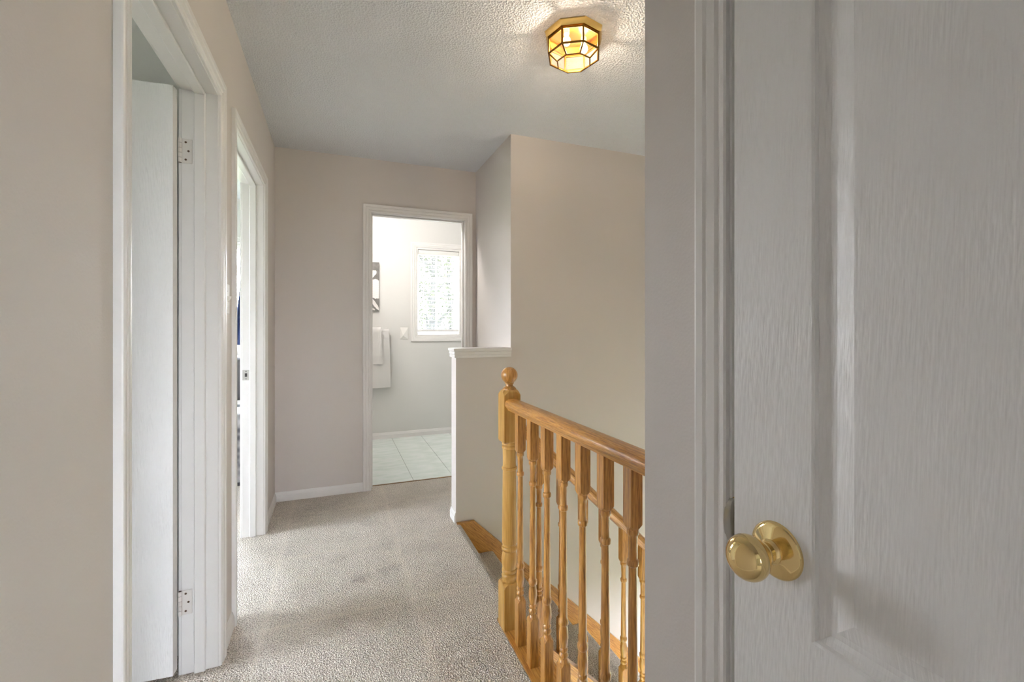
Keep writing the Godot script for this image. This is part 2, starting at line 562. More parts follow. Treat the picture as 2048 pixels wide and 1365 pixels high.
func make_shell() -> void:
	var st := st_new()
	# left wall with two door openings
	slab(st, 0, LW - T, LW, FW - T, 1.1, 0.0, CH, [[-1.893, -1.099, -1.0, 2.039], [-2.989, -2.141, -1.0, 2.039]])
	structure("wall_left", st, M.wall, "beige painted left wall pierced by two white-framed doorways", "wall")
	st = st_new()
	slab(st, 2, FW - T, FW, LW, NW + T, 0.0, CH, [[0.231, 0.979, -1.0, 2.064]])
	structure("wall_far", st, M.wall, "beige painted end wall around the bathroom doorway", "wall")
	st = st_new()
	slab(st, 0, NW, NW + T, FW, SW - 0.03, 0.0, CH)
	structure("wall_nook", st, M.wall, "short beige wall between the bathroom doorway and the stairwell, above the half wall", "wall")
	st = st_new()
	box(st, Vector3(NW + T, -2.7, SW - T - 0.005), Vector3(3.2, CH, SW - 0.03))
	box(st, Vector3(NW, -2.7, SW - 0.03), Vector3(3.2, CH, SW))
	structure("wall_stairwell", st, M.wall, "tall beige stairwell wall facing the camera behind the banister", "wall")
	# half wall with its moulded cap
	var hw := thing("wall_half", "beige half wall with a white moulded cap beside the bathroom doorway", "half wall", Vector3.ZERO, 0, "", "structure")
	st = st_new()
	box(st, Vector3(0.69, -2.7, SW - T - 0.005), Vector3(NW, 1.02, SW))
	obj("half_wall_body", st, M.wall, hw)
	st = st_new()
	var prof := [[0.0, 0.0], [0.009, 0.0], [0.0105, 0.004], [0.0105, 0.014], [0.009, 0.0165], [0.009, 0.0185], [0.0125, 0.022], [0.0125, 0.034], [0.011, 0.0365], [0.011, 0.038], [0.017, 0.042], [0.0185, 0.047], [0.0185, 0.053], [0.016, 0.0565], [0.0, 0.0575]]
	var y0 := 1.012
	for i in prof.size() - 1:
		var a: Array = prof[i]
		var b: Array = prof[i + 1]
		var pts := func(q: Array) -> Array:
			var o: float = q[0]
			var yy: float = y0 + float(q[1])
			return [Vector3(NW, yy, SW + o), Vector3(0.69 - o, yy, SW + o), Vector3(0.69 - o, yy, SW - T - 0.005 - o), Vector3(NW, yy, SW - T - 0.005 - o)]
		var pa: Array = pts.call(a)
		var pb: Array = pts.call(b)
		for k in 3:
			quad(st, pa[k], pb[k], pb[k + 1], pa[k + 1])
	quad(st, Vector3(0.674, y0 + 0.0575, SW + 0.016), Vector3(NW, y0 + 0.0575, SW + 0.016), Vector3(NW, y0 + 0.0575, SW - T - 0.021), Vector3(0.674, y0 + 0.0575, SW - T - 0.021))
	obj("cap", st, M.trim, hw)
	# right wall with the closet opening, and the closet's end wall toward the stairwell
	st = st_new()
	slab(st, 0, RW, RW + T, -0.722, 1.1, 0.0, CH, [[-0.536, 0.219, -1.0, 2.039]])
	structure("wall_right", st, M.wall, "strip of beige wall beside the closet door at right", "wall")
	st = st_new()
	slab(st, 2, -0.722, -0.722 + T, RW + T, 3.2, -2.7, CH)
	box(st, Vector3(RW + 0.0, -2.7, -0.722), Vector3(RW + T, -0.04, -0.722 + T))
	structure("wall_closet_end", st, M.wall, "beige closet end wall closing the near side of the stairwell", "wall")
	st = st_new()
	slab(st, 0, 3.2, 3.3, SW - 0.1, 1.1, -2.7, CH, [[-2.1, -1.2, -1.4, -0.5]])
	structure("wall_stair_foot", st, M.wall, "beige wall at the far foot of the stairwell", "wall")
	st = st_new()
	slab(st, 2, 1.1, 1.2, -3.7, 3.3, 0.0, CH, [[-0.33, 0.49, -1.0, 2.06]])
	structure("wall_back", st, M.wall, "beige wall with a wide opening behind the camera", "wall")
	st = st_new()
	slab(st, 0, -1.7, -1.5, 1.2, 4.2, -0.1, CH)
	slab(st, 2, 4.2, 4.4, -1.7, 2.7, -0.1, CH, [[0.40, 1.55, 0.75, 2.15]])
	slab(st, 0, 2.5, 2.7, 1.2, 4.2, -0.1, CH)
	structure("wall_bedroom", st, M.bath_wall, "pale walls of the bedroom behind the camera with its window", "wall")
	# outer walls
	st = st_new()
	slab(st, 2, BZ - 0.2, BZ, -3.8, 1.9, -0.1, CH, [[-1.95, -0.80, 1.0, 2.02], [0.835, 1.345, 1.10, 2.085]])
	structure("wall_outer", st, M.bath_wall, "pale outer wall with the bathroom window and the bedroom window", "wall")
	st = st_new()
	slab(st, 0, -3.8, -3.6, BZ, 1.1, -0.1, CH, [[-1.80, -0.92, 0.7, 2.1], [-3.3, -2.12, 0.8, 2.05]])
	structure("wall_outer_side", st, M.bath_wall, "pale outer side wall of the two bedrooms with their windows", "wall")
	st = st_new()
	slab(st, 2, -2.06, -1.99, -3.6, LW - T, 0.0, CH)
	structure("wall_partition", st, M.bath_wall, "pale partition between the two bedrooms behind the open door", "wall")
	st = st_new()
	slab(st, 0, LW - T, LW, FW - T, BZ, 0.0, CH)
	structure("wall_bath_left", st, M.bath_wall, "pale wall between bathroom and far bedroom", "wall")
	st = st_new()
	slab(st, 0, 1.75, 1.9, BZ, SW - T, -0.1, CH)
	slab(st, 2, FW - T, FW - T + 0.05, NW + T, 1.75, 0.0, CH)
	structure("wall_bath_right", st, M.bath_wall, "pale right wall of the bathroom", "wall")
	# ceiling
	st = st_new()
	box(st, Vector3(-3.8, CH, BZ - 0.2), Vector3(3.3, CH + 0.12, 4.4))
	structure("ceiling", st, M.ceiling, "white stippled ceiling over the landing and stairwell", "ceiling")
	# carpet: grid on the landing with trodden patches, plain in the bedrooms
	st = st_new()
	var nz := noise(77, 1.0, FastNoiseLite.TYPE_SIMPLEX_SMOOTH, 3)
	var nf := noise(78, 5.5, FastNoiseLite.TYPE_SIMPLEX_SMOOTH, 2)
	# scuffed spots, read from the photograph (x, z, radius, depth)
	var spots := [[0.12, -2.28, 0.045, 0.22], [0.245, -2.34, 0.06, 0.2], [0.26, -2.60, 0.06, 0.14], [0.02, -2.52, 0.05, 0.1], [-0.22, -3.2, 0.14, 0.12], [-0.05, -3.3, 0.12, 0.1], [0.2, -2.95, 0.07, 0.12], [0.4, -3.2, 0.1, 0.1], [0.5, -2.5, 0.08, 0.08], [0.35, -1.9, 0.1, 0.08]]
	var tone := func(x: float, z: float) -> Color:
		var v := 0.98 + 0.05 * nz.get_noise_2d(x * 3.5, z * 5.0) + 0.06 * nf.get_noise_2d(x, z * 1.4) + 0.06 * nf.get_noise_2d(x * 4.0, z * 4.0)
		for s in spots:
			var q: float = Vector2(x - s[0], z - s[1]).length() / s[2] + 0.9 * nf.get_noise_2d(x * 5.0, z * 5.0)
			v -= s[3] * clampf(1.25 - q, 0.0, 0.8) * 1.3
		return Color(v, v * 0.993, v * 0.982)
	st.set_smooth_group(1)
	for part in [[LW - T, 0.618, -1.765, 1.1], [LW - T, NOSE - 0.02, SW, -1.765], [LW - T, NW, -3.585, SW]]:
		var nx := int(ceil((part[1] - part[0]) / 0.0125))
		var nzz := int(ceil((part[3] - part[2]) / 0.0125))
		for i in nx:
			for j in nzz:
				var xa: float = lerpf(part[0], part[1], float(i) / nx)
				var xb: float = lerpf(part[0], part[1], float(i + 1) / nx)
				var za: float = lerpf(part[2], part[3], float(j) / nzz)
				var zb: float = lerpf(part[2], part[3], float(j + 1) / nzz)
				for q in [[xa, za], [xb, za], [xb, zb], [xa, za], [xb, zb], [xa, zb]]:
					st.set_color(tone.call(q[0], q[1]))
					st.add_vertex(Vector3(q[0], 0, q[1]))
	st.set_smooth_group(-1)
	st.set_color(Color(0.86, 0.853, 0.845))
	for part in [[-3.6, LW - T, -2.06, 1.1], [-3.6, LW - T, BZ, -2.06], [-1.5, 2.5, 1.1, 4.2], [RW + T, 1.4, -0.6, 1.1]]:
		quad(st, Vector3(part[0], 0, part[2]), Vector3(part[1], 0, part[2]), Vector3(part[1], 0, part[3]), Vector3(part[0], 0, part[3]))
	box(st, Vector3(-3.6, -0.1, BZ), Vector3(LW - T, -0.02, 1.1))
	box(st, Vector3(-1.5, -0.1, 1.1), Vector3(2.5, -0.002, 4.2))
	box(st, Vector3(LW - T, -0.1, -3.585), Vector3(0.618, -0.002, 1.1))
	box(st, Vector3(0.618, -0.1, SW + 0.001), Vector3(NOSE - 0.03, -0.002, -1.765))
	box(st, Vector3(0.618, -0.1, -3.585), Vector3(NW, -0.002, SW - T))
	# rounded carpeted edge at the head of the stair, and the riser under it
	var edge := [Vector2(NOSE - 0.03, 0.0)]
	for k in 9:
		var a := PI / 2 - PI * k / 8.0
		edge.append(Vector2(NOSE - 0.02 + 0.02 * cos(a), -0.02 + 0.02 * sin(a)))
	edge.append(Vector2(NOSE - 0.03, -0.04))
	extrude(st, edge, SW + 0.02, -1.752, true)
	box(st, Vector3(NOSE - 0.04, -0.215, SW + 0.02), Vector3(NOSE - 0.025, -0.03, -1.752))
	structure("floor", st, M.carpet, "grey-beige cut-pile carpet with trodden patches on the landing", "carpet")
	st = st_new()
	box(st, Vector3(0.3, -2.8, SW - 0.1), Vector3(3.3, -2.7, 1.1))
	structure("floor_lower", st, M.grout, "floor of the storey below at the foot of the stair", "floor")
	# skirting
	baseboard("baseboard_left", on_left, -2.098, -1.934, "short white baseboard on the left wall between the two bedroom doorways")
	baseboard("baseboard_corner", on_left, -3.489, -3.032, "white baseboard on the left wall running into the far corner")
	baseboard("baseboard_far", on_far, LW, 0.19, "white baseboard on the end wall left of the bathroom doorway")
	baseboard("baseboard_near", on_left, -1.056, 1.1, "white baseboard on the left wall before the nearest doorway")
	baseboard("baseboard_half", func(a, y, v): return Vector3(0.69 - v, y, a), SW - T - 0.005, SW, "white baseboard piece on the end of the half wall")
	baseboard("baseboard_bath", on_bath, LW, 1.75, "white baseboard on the bathroom wall above the tiles")
	baseboard("baseboard_closet", on_right, -0.722, -0.582, "short white baseboard beside the closet door")

func make_doors() -> void:
	# nearest doorway on the left, leaf swung into the bedroom
	var d := thing("door_1", "nearest white doorway on the left, its door swung open into the bedroom", "door", Vector3.ZERO, 0, "", "structure")
	var deep_left := func(a: float, y: float, q: float) -> Vector3: return Vector3(LW - q, y, a)
	var room_left := func(a: float, y: float, v: float) -> Vector3: return Vector3(LW - T - v, y, a)
	casing(d, on_left, -1.877, -1.115, 2.023)
	casing(d, room_left, -1.877, -1.115, 2.023)
	lining(d, deep_left, -1.874, -1.118, 2.02, 0.036)
	var leaf := obj("door_leaf", leaf_mesh(0.745, 1.982, 0.145), M.door, d)
	leaf.position = Vector3(LW - T - 0.0105, 0.03, -1.867)
	leaf.rotation_degrees.y = -94.5
	knob_on(leaf, Vector3(0.035, 0.88, 0.68), Vector3.RIGHT)
	knob_on(leaf, Vector3(0.0, 0.88, 0.68), Vector3.LEFT)
	hinge(d, Vector3(LW - T + 0.002, 1.809, -1.874))
	hinge(d, Vector3(LW - T + 0.002, 0.25, -1.874))
	# second doorway on the left
	d = thing("door_2", "second white doorway on the left, near the far corner, with a strike plate", "door", Vector3.ZERO, 0, "", "structure")
	casing(d, on_left, -2.973, -2.157, 2.023)
	casing(d, room_left, -2.973, -2.157, 2.023)
	lining(d, deep_left, -2.970, -2.160, 2.02, 0.036)
	leaf = obj("door_leaf", leaf_mesh(0.803, 1.985), M.door, d)
	leaf.position = Vector3(LW - T - 0.02, 0.025, -2.20)
	leaf.rotation_degrees.y = -90.0
	knob_on(leaf, Vector3(0.035, 0.9, 0.735), Vector3.RIGHT)
	knob_on(leaf, Vector3(0.0, 0.9, 0.735), Vector3.LEFT)
	var st := st_new()
	box(st, Vector3(-0.492, 0.898, -2.9705), Vector3(-0.456, 0.955, -2.9683), 0.0008)
	var sp := obj("strike_plate", st, M.steel, d)
	st = st_new()
	box(st, Vector3(-0.479, 0.917, -2.9690), Vector3(-0.467, 0.937, -2.9678))
	obj("latch_hole", st, M.dark, sp)
	for yy in [0.905, 0.948]:
		st = st_new()
		lathe(st, [Vector2(0.003, 0.0), Vector2(0.0028, 0.0008), Vector2(0.0, 0.001)], Vector3(-0.473, yy, -2.9683), Basis(Quaternion(Vector3.UP, Vector3.BACK)), 10)
		obj("screw", st, M.dark, sp)
	# bathroom doorway
	d = thing("door_3", "white framed bathroom doorway in the end wall", "door", Vector3.ZERO, 0, "", "structure")
	var deep_far := func(a: float, y: float, q: float) -> Vector3: return Vector3(a, y, FW - q)
	var bath_side := func(a: float, y: float, v: float) -> Vector3: return Vector3(a, y, FW - T - v)
	casing(d, on_far, 0.247, 0.963, 2.048)
	casing(d, bath_side, 0.247, 0.963, 2.048)
	lining(d, deep_far, 0.250, 0.960, 2.045, 0.036)
	leaf = obj("door_leaf", leaf_mesh(0.703, 2.0), M.door, d)
	leaf.position = Vector3(0.222, 0.025, FW - T - 0.02)
	leaf.rotation_degrees.y = 180.0
	knob_on(leaf, Vector3(0.035, 0.9, 0.635), Vector3.RIGHT)
	# closet door on the right, a finger's breadth ajar
	d = thing("door_4", "white moulded closet door at right with polished brass knob, just ajar", "door", Vector3.ZERO, 0, "", "structure")
	var deep_right := func(a: float, y: float, q: float) -> Vector3: return Vector3(RW + q, y, a)
	casing(d, on_right, -0.520, 0.203, 2.023)
	lining(d, deep_right, -0.517, 0.200, 2.02, 0.037)
	leaf = obj("door_leaf", leaf_mesh(0.701, 1.99), M.door, d)
	# hinge at z 0.198, leaf runs toward -z: mirrored so that its face is on the landing side
	leaf.position = Vector3(RW + 0.035, 0.022, 0.198)
	leaf.rotation_degrees.y = 180.5
	leaf.position += Vector3(-0.004, 0, 0)
	knob_on(leaf, Vector3(0.035, 0.883, 0.6325), Vector3.RIGHT)
	# strike plate with its curved lip, and the latch
	st = st_new()
	box(st, Vector3(RW + 0.002, 0.876, -0.5172), Vector3(RW + 0.03, 0.945, -0.5150), 0.0007)
	sp = obj("strike_plate", st, M.brass, d)
	st = st_new()
	var lip := []
	for k in 13:
		var a := -PI / 2 + PI * k / 12.0
		lip.append(Vector2(-0.015 * cos(a), 0.910 + 0.0345 * sin(a)))
	for k in 12:
		var q0: Vector2 = lip[k]
		var q1: Vector2 = lip[k + 1]
		# the lip leaves the jamb and bends back over its edge
		for s in 4:
			var f0 := s / 4.0
			var f1 := (s + 1) / 4.0
			var P := func(q: Vector2, f: float) -> Vector3:
				return Vector3(RW + 0.003 + q.x * f, q.y, -0.5150 - 0.006 * f * f)
			quad(st, P.call(q0, f0), P.call(q0, f1), P.call(q1, f1), P.call(q1, f0))
			quad(st, P.call(q0, f0) + Vector3(0, 0, 0.0014), P.call(q1, f0) + Vector3(0, 0, 0.0014), P.call(q1, f1) + Vector3(0, 0, 0.0014), P.call(q0, f1) + Vector3(0, 0, 0.0014))
	obj("strike_lip", st, M.steel, sp)
	st = st_new()
	box(st, Vector3(RW + 0.010, 0.902, -0.5145), Vector3(RW + 0.022, 0.918, -0.5075), 0.002)
	obj("latch", st, M.brass, d)

func make_bathroom() -> void:
	# tiled floor, each tile its own piece in recessed grout
	var st := st_new()
	box(st, Vector3(LW, -0.1, BZ), Vector3(1.75, -0.004, -3.585))
	var fl := structure("floor_bathroom", st, M.grout, "pale green-white tiled bathroom floor beyond the threshold", "tile floor")
	var tw := 0.3145
	for i in range(-3, 5):
		var xa := 0.574 + i * tw + 0.0012
		var xb := 0.574 + (i + 1) * tw - 0.0012
		xa = maxf(xa, LW); xb = minf(xb, 1.75)
		if xb - xa < 0.02:
			continue
		var off: float = -4.916 if i % 2 != 0 else -4.262
		for j in range(-3, 4):
			var za: float = off + j * 0.61 + 0.0006
			var zb: float = off + (j + 1) * 0.61 - 0.0006
			za = maxf(za, BZ); zb = minf(zb, -3.587)
			if zb - za < 0.01:
				continue
			st = st_new()
			box(st, Vector3(xa, -0.01, za), Vector3(xb, 0.0, zb), 0.0012)
			obj("tile", st, M.tile, fl)
	st = st_new()
	extrude(st, [Vector2(0.25, 0.0), Vector2(0.25, 0.0025), Vector2(0.96, 0.0025), Vector2(0.96, 0.0)], -3.592, -3.578)
	tag(obj("threshold_strip", st, M.dark_brass), "thin metal strip between carpet and bathroom tiles", "threshold strip")
	# window_1: sash, muntins, panes, casing
	var w := thing("window_1", "white framed bathroom window with small panes behind the blind", "window", Vector3.ZERO, 0, "", "structure")
	casing(w, on_bath, 0.835, 1.345, 2.085, 1.10, true)
	st = st_new()
	for b in [[0.835, 0.855, 1.10, 2.085], [1.325, 1.345, 1.10, 2.085], [0.855, 1.325, 1.10, 1.12], [0.855, 1.325, 2.065, 2.085]]:
		box(st, Vector3(b[0], b[2], BZ - 0.2), Vector3(b[1], b[3], BZ + 0.001), 0.002)
	obj("frame", st, M.trim, w)
	st = st_new()
	for b in [[0.855, 0.885, 1.12, 2.065], [1.295, 1.325, 1.12, 2.065], [0.885, 1.295, 1.12, 1.165], [0.885, 1.295, 2.02, 2.065]]:
		box(st, Vector3(b[0], b[2], BZ - 0.14), Vector3(b[1], b[3], BZ - 0.10), 0.004)
	obj("sash", st, M.trim, w)
	for b in [[1.080, 1.094, 1.165, 2.02]]:
		st = st_new()
		box(st, Vector3(b[0], b[2], BZ - 0.130), Vector3(b[1], b[3], BZ - 0.112), 0.002)
		obj("muntin", st, M.trim, w)
	for y in [1.452, 1.736]:
		st = st_new()
		box(st, Vector3(0.885, y, BZ - 0.129), Vector3(1.295, y + 0.014, BZ - 0.113), 0.002)
		obj("muntin", st, M.trim, w)
	for i in 2:
		for j in 3:
			var xx := [0.885, 1.087, 1.295]
			var yy := [1.165, 1.459, 1.743, 2.02]
			st = st_new()
			box(st, Vector3(xx[i], yy[j], BZ - 0.1225), Vector3(xx[i + 1], yy[j + 1], BZ - 0.1195))
			obj("pane", st, M.glass, w)
	# blind
	var b := thing("venetian_blind", "white venetian blind with open slats hanging in the bathroom window", "blind", Vector3(1.09, 1.12, BZ - 0.045))
	st = st_new()
	box(st, Vector3(-0.234, 0.895, -0.03), Vector3(0.234, 0.943, 0.03), 0.004)
	obj("headrail", st, M.blind, b)
	var slat_st := st_new()
	slat_st.set_smooth_group(3)
	var arc := []
	for k in 7:
		var t := -1.0 + k / 3.0
		arc.append(Vector2(t * 0.024, 0.0022 * (1.0 - t * t)))
	for k in 6:
		var p: Vector2 = arc[k]
		var q: Vector2 = arc[k + 1]
		quad(slat_st, Vector3(-0.228, p.y, p.x), Vector3(0.228, p.y, p.x), Vector3(0.228, q.y, q.x), Vector3(-0.228, q.y, q.x))
		quad(slat_st, Vector3(-0.228, p.y - 0.0026, p.x), Vector3(-0.228, q.y - 0.0026, q.x), Vector3(0.228, q.y - 0.0026, q.x), Vector3(0.228, p.y - 0.0026, p.x))
	slat_st.set_smooth_group(-1)
	for z in [0, 6]:
		var p: Vector2 = arc[z]
		quad(slat_st, Vector3(-0.228, p.y, p.x), Vector3(-0.228, p.y - 0.0026, p.x), Vector3(0.228, p.y - 0.0026, p.x), Vector3(0.228, p.y, p.x))
	for k in 19:
		if k == 0:
			var s0 := obj("slat", slat_st, M.blind, b)
			s0.position.y = 0.868
		else:
			var s1 := MeshInstance3D.new()
			s1.mesh = (b.get_node("slat") as MeshInstance3D).mesh
			s1.material_override = M.blind
			s1.name = "slat"
			b.add_child(s1, true)
			s1.position.y = 0.868 - k * 0.0442
	st = st_new()
	box(st, Vector3(-0.230, 0.030, -0.026), Vector3(0.230, 0.056, 0.026), 0.003)
	obj("bottom_rail", st, M.blind, b)
	for x in [-0.165, 0.165]:
		for z in [-0.0255, 0.0255]:
			st = st_new()
			tube(st, [Vector3(x, 0.05, z), Vector3(x, 0.9, z)], [0.0011, 0.0011], 6)
			obj("ladder_cord", st, M.blind, b)
	# canvas with a white flower
	var pic := thing("canvas_picture", "dark grey canvas print of a large white flower on the bathroom wall", "picture", Vector3(0.180, 1.372, BZ))
	st = st_new()
	box(st, Vector3(-0.26, 0.0, 0.002), Vector3(0.26, 0.52, 0.032), 0.0015)
	obj("canvas", st, mat(Color(0.50, 0.49, 0.475), 0.85), pic)
	st = st_new()
	for q in [[0, 0], [0, 1], [1, 1], [0, 0], [1, 1], [1, 0]]:
		st.set_uv(Vector2(q[0], 1 - q[1]))
		st.add_vertex(Vector3(-0.2585 + q[0] * 0.517, 0.0015 + q[1] * 0.517, 0.0325))
	var fm := mat(Color.WHITE, 0.85)
	fm.albedo_texture = flower_print()
	obj("print", st, fm, pic)
	# towels on a rail
	var tr := thing("towel_rail", "chrome towel rail under the bathroom towels", "towel rail", Vector3(0.2, 1.142, BZ))
	st = st_new()
	tube(st, [Vector3(-0.28, 0, 0.065), Vector3(0.28, 0, 0.065)], [0.009, 0.009], 14)
	obj("bar", st, M.steel, tr)
	for x in [-0.27, 0.27]:
		st = st_new()
		lathe(st, [Vector2(0.022, 0.0), Vector2(0.022, 0.006), Vector2(0.010, 0.010), Vector2(0.010, 0.06), Vector2(0.0, 0.062)], Vector3(x, 0, 0), Basis(Quaternion(Vector3.UP, Vector3.BACK)), 16)
		obj("bracket", st, M.steel, tr)
	var tl := obj("bath_towel", drape(0.0, 0.536, 1.172, 0.562, BZ + 0.068, 0.024, 5), M.towel)
	tag(tl, "large white bath towel hanging on the bathroom wall", "towel")
	tl = obj("hand_towel", drape(0.03, 0.452, 1.197, 0.815, BZ + 0.078, 0.044, 9), M.towel)
	tag(tl, "smaller white hand towel folded over the bath towel", "towel")
	# round ceiling light just inside the bathroom, hidden above the door head
	var bl := thing("bathroom_light", "round white glass ceiling light inside the bathroom", "ceiling light", Vector3(0.13, CH, -3.86))
	st = st_new()
	lathe(st, [Vector2(0.0, -0.022), Vector2(0.085, -0.022), Vector2(0.105, -0.016), Vector2(0.11, 0.0)], Vector3.ZERO, Basis.IDENTITY, 32)
	obj("base_plate", st, M.steel, bl)
	var gm := mat(Color(0.95, 0.95, 0.95), 0.3)
	gm.emission_enabled = true
	gm.emission = Color(1.0, 0.97, 0.93)
	gm.emission_energy_multiplier = 5.0
	st = st_new()
	var gp := []
	for k in 13:
		var a := -PI / 2 + PI * k / 12.0
		gp.append(Vector2(0.075 * cos(a) if k > 0 and k < 12 else 0.0, -0.085 + 0.068 * sin(a)))
	lathe(st, gp, Vector3.ZERO, Basis.IDENTITY, 28)
	obj("globe_bulb", st, gm, bl)
	var ol := OmniLight3D.new()
	ol.name = "globe_light"
	bl.add_child(ol, true)
	ol.position = Vector3(0, -0.085, 0)
	ol.light_color = Color(1.0, 0.98, 0.96)
	ol.light_energy = GLOBE
	ol.light_size = 0.07
	ol.omni_range = 12.0
	ol.omni_attenuation = 2.0
	ol.shadow_enabled = true
	# faceted white plate beside the window
	var fp := thing("wall_plate", "small white faceted switch plate on the bathroom wall beside the window", "switch plate", Vector3(0.704, 1.135, BZ))
	st = st_new()
	box(st, Vector3(-0.043, -0.065, 0.0), Vector3(0.043, 0.065, 0.007), 0.003)
	obj("plate", st, M.plastic, fp)
	st = st_new()
	var c := [Vector3(-0.04, -0.06, 0.007), Vector3(0.04, -0.06, 0.007), Vector3(0.04, 0.06, 0.007), Vector3(-0.04, 0.06, 0.007)]
	var pk := Vector3(-0.012, -0.025, 0.026)
	for k in 4:
		tri_out(st, c[k], c[(k + 1) % 4], pk, Vector3(0, 0, 0))
	obj("facet", st, M.plastic, fp)

func drape(x0: float, x1: float, yt: float, yb: float, zc: float, r: float, sd: int) -> SurfaceTool:
	# cloth folded over a bar: front and back sheet with soft lengthwise folds
	var st := st_new()
	st.set_smooth_group(4)
	var nz := noise(sd, 3.0, FastNoiseLite.TYPE_SIMPLEX_SMOOTH, 2)
	var nx := 26
	var path := []
	for k in 22:
		path.append(Vector2(r, lerpf(yb, yt - r, k / 22.0)))
	for k in 9:
		var a := PI * k / 8.0
		path.append(Vector2(r * cos(a), yt - r + r * sin(a)))
	for k in range(1, 15):
		path.append(Vector2(-r, lerpf(yt - r, yb + 0.05, k / 14.0)))
	var th := 0.009
	var grid := func(i: int, j: int, o: float) -> Vector3:
		var p: Vector2 = path[j]
		var q0: Vector2 = path[maxi(j - 1, 0)]
		var q1: Vector2 = path[mini(j + 1, path.size() - 1)]
		var t := (q1 - q0).normalized()
		var n := Vector2(t.y, -t.x)
		var u := float(i) / nx
		var hang := clampf((yt - p.y) / 0.5, 0.0, 1.0)
		var fold := hang * (0.010 * sin(u * 13.0 + sd) + 0.012 * nz.get_noise_2d(u * 1.2, p.y)) if p.x > 0 else 0.0
		var x := lerpf(x0, x1, u) + hang * 0.012 * (u - 0.4) * 2.0
		return Vector3(x, p.y + n.y * o, zc + p.x + maxf(fold, -r * 0.4) + n.x * o)
	for i in nx:
		for j in path.size() - 1:
			quad(st, grid.call(i, j, th), grid.call(i, j + 1, th), grid.call(i + 1, j + 1, th), grid.call(i + 1, j, th))
			quad(st, grid.call(i, j, 0.0), grid.call(i + 1, j, 0.0), grid.call(i + 1, j + 1, 0.0), grid.call(i, j + 1, 0.0))
	st.set_smooth_group(-1)
	for j in path.size() - 1:
		quad(st, grid.call(0, j, 0.0), grid.call(0, j + 1, 0.0), grid.call(0, j + 1, th), grid.call(0, j, th))
		quad(st, grid.call(nx, j, th), grid.call(nx, j + 1, th), grid.call(nx, j + 1, 0.0), grid.call(nx, j, 0.0))
	for i in nx:
		for j in [0, path.size() - 1]:
			quad(st, grid.call(i, j, 0.0), grid.call(i, j, th), grid.call(i + 1, j, th), grid.call(i + 1, j, 0.0))
	return st

func flower_print() -> ImageTexture:
	var s := 256
	var im := Image.create(s, s, false, Image.FORMAT_RGB8)
	var nz := noise(61, 0.02, FastNoiseLite.TYPE_SIMPLEX, 3)
	# petals: centre, half lengths, turn
	var petals := [[0.86, 0.55, 0.20, 0.165, 0.1], [0.90, 0.46, 0.16, 0.11, -0.25], [0.83, 0.27, 0.15, 0.06, -0.75], [0.92, 0.66, 0.12, 0.085, 0.25], [0.90, 0.84, 0.17, 0.035, 0.95], [0.80, 0.92, 0.13, 0.022, 0.45], [0.62, 0.22, 0.10, 0.20, 0.25], [0.42, 0.25, 0.20, 0.10, 0.8], [0.30, 0.48, 0.22, 0.12, 0.0], [0.38, 0.74, 0.21, 0.11, -0.8], [0.62, 0.80, 0.11, 0.19, -0.1], [0.6, 0.52, 0.16, 0.16, 0.0]]
	for y in s:
		for x in s:
			var u := float(x) / s
			var v := float(y) / s
			var c := Color(0.50, 0.49, 0.475)
			c = c.darkened(0.12 * nz.get_noise_2d(x, y) + 0.05)
			for p in petals:
				var du: float = (u - p[0]) * cos(p[4]) + (v - p[1]) * sin(p[4])
				var dv: float = -(u - p[0]) * sin(p[4]) + (v - p[1]) * cos(p[4])
				var q: float = pow(du / p[2], 2.0) + pow(dv / p[3], 2.0) + 0.25 * nz.get_noise_2d(x * 2.0 + p[0] * 900.0, y * 2.0)
				if q < 1.0:
					var g := 0.91 + 0.02 * sin(dv * 160.0)
					c = Color(g, g * 0.985, g * 0.97)
			if Vector2(u - 0.58, v - 0.52).length() < 0.06:
				c = Color(0.62, 0.60, 0.55)
			im.set_pixel(x, y, c)
	return ImageTexture.create_from_image(im)

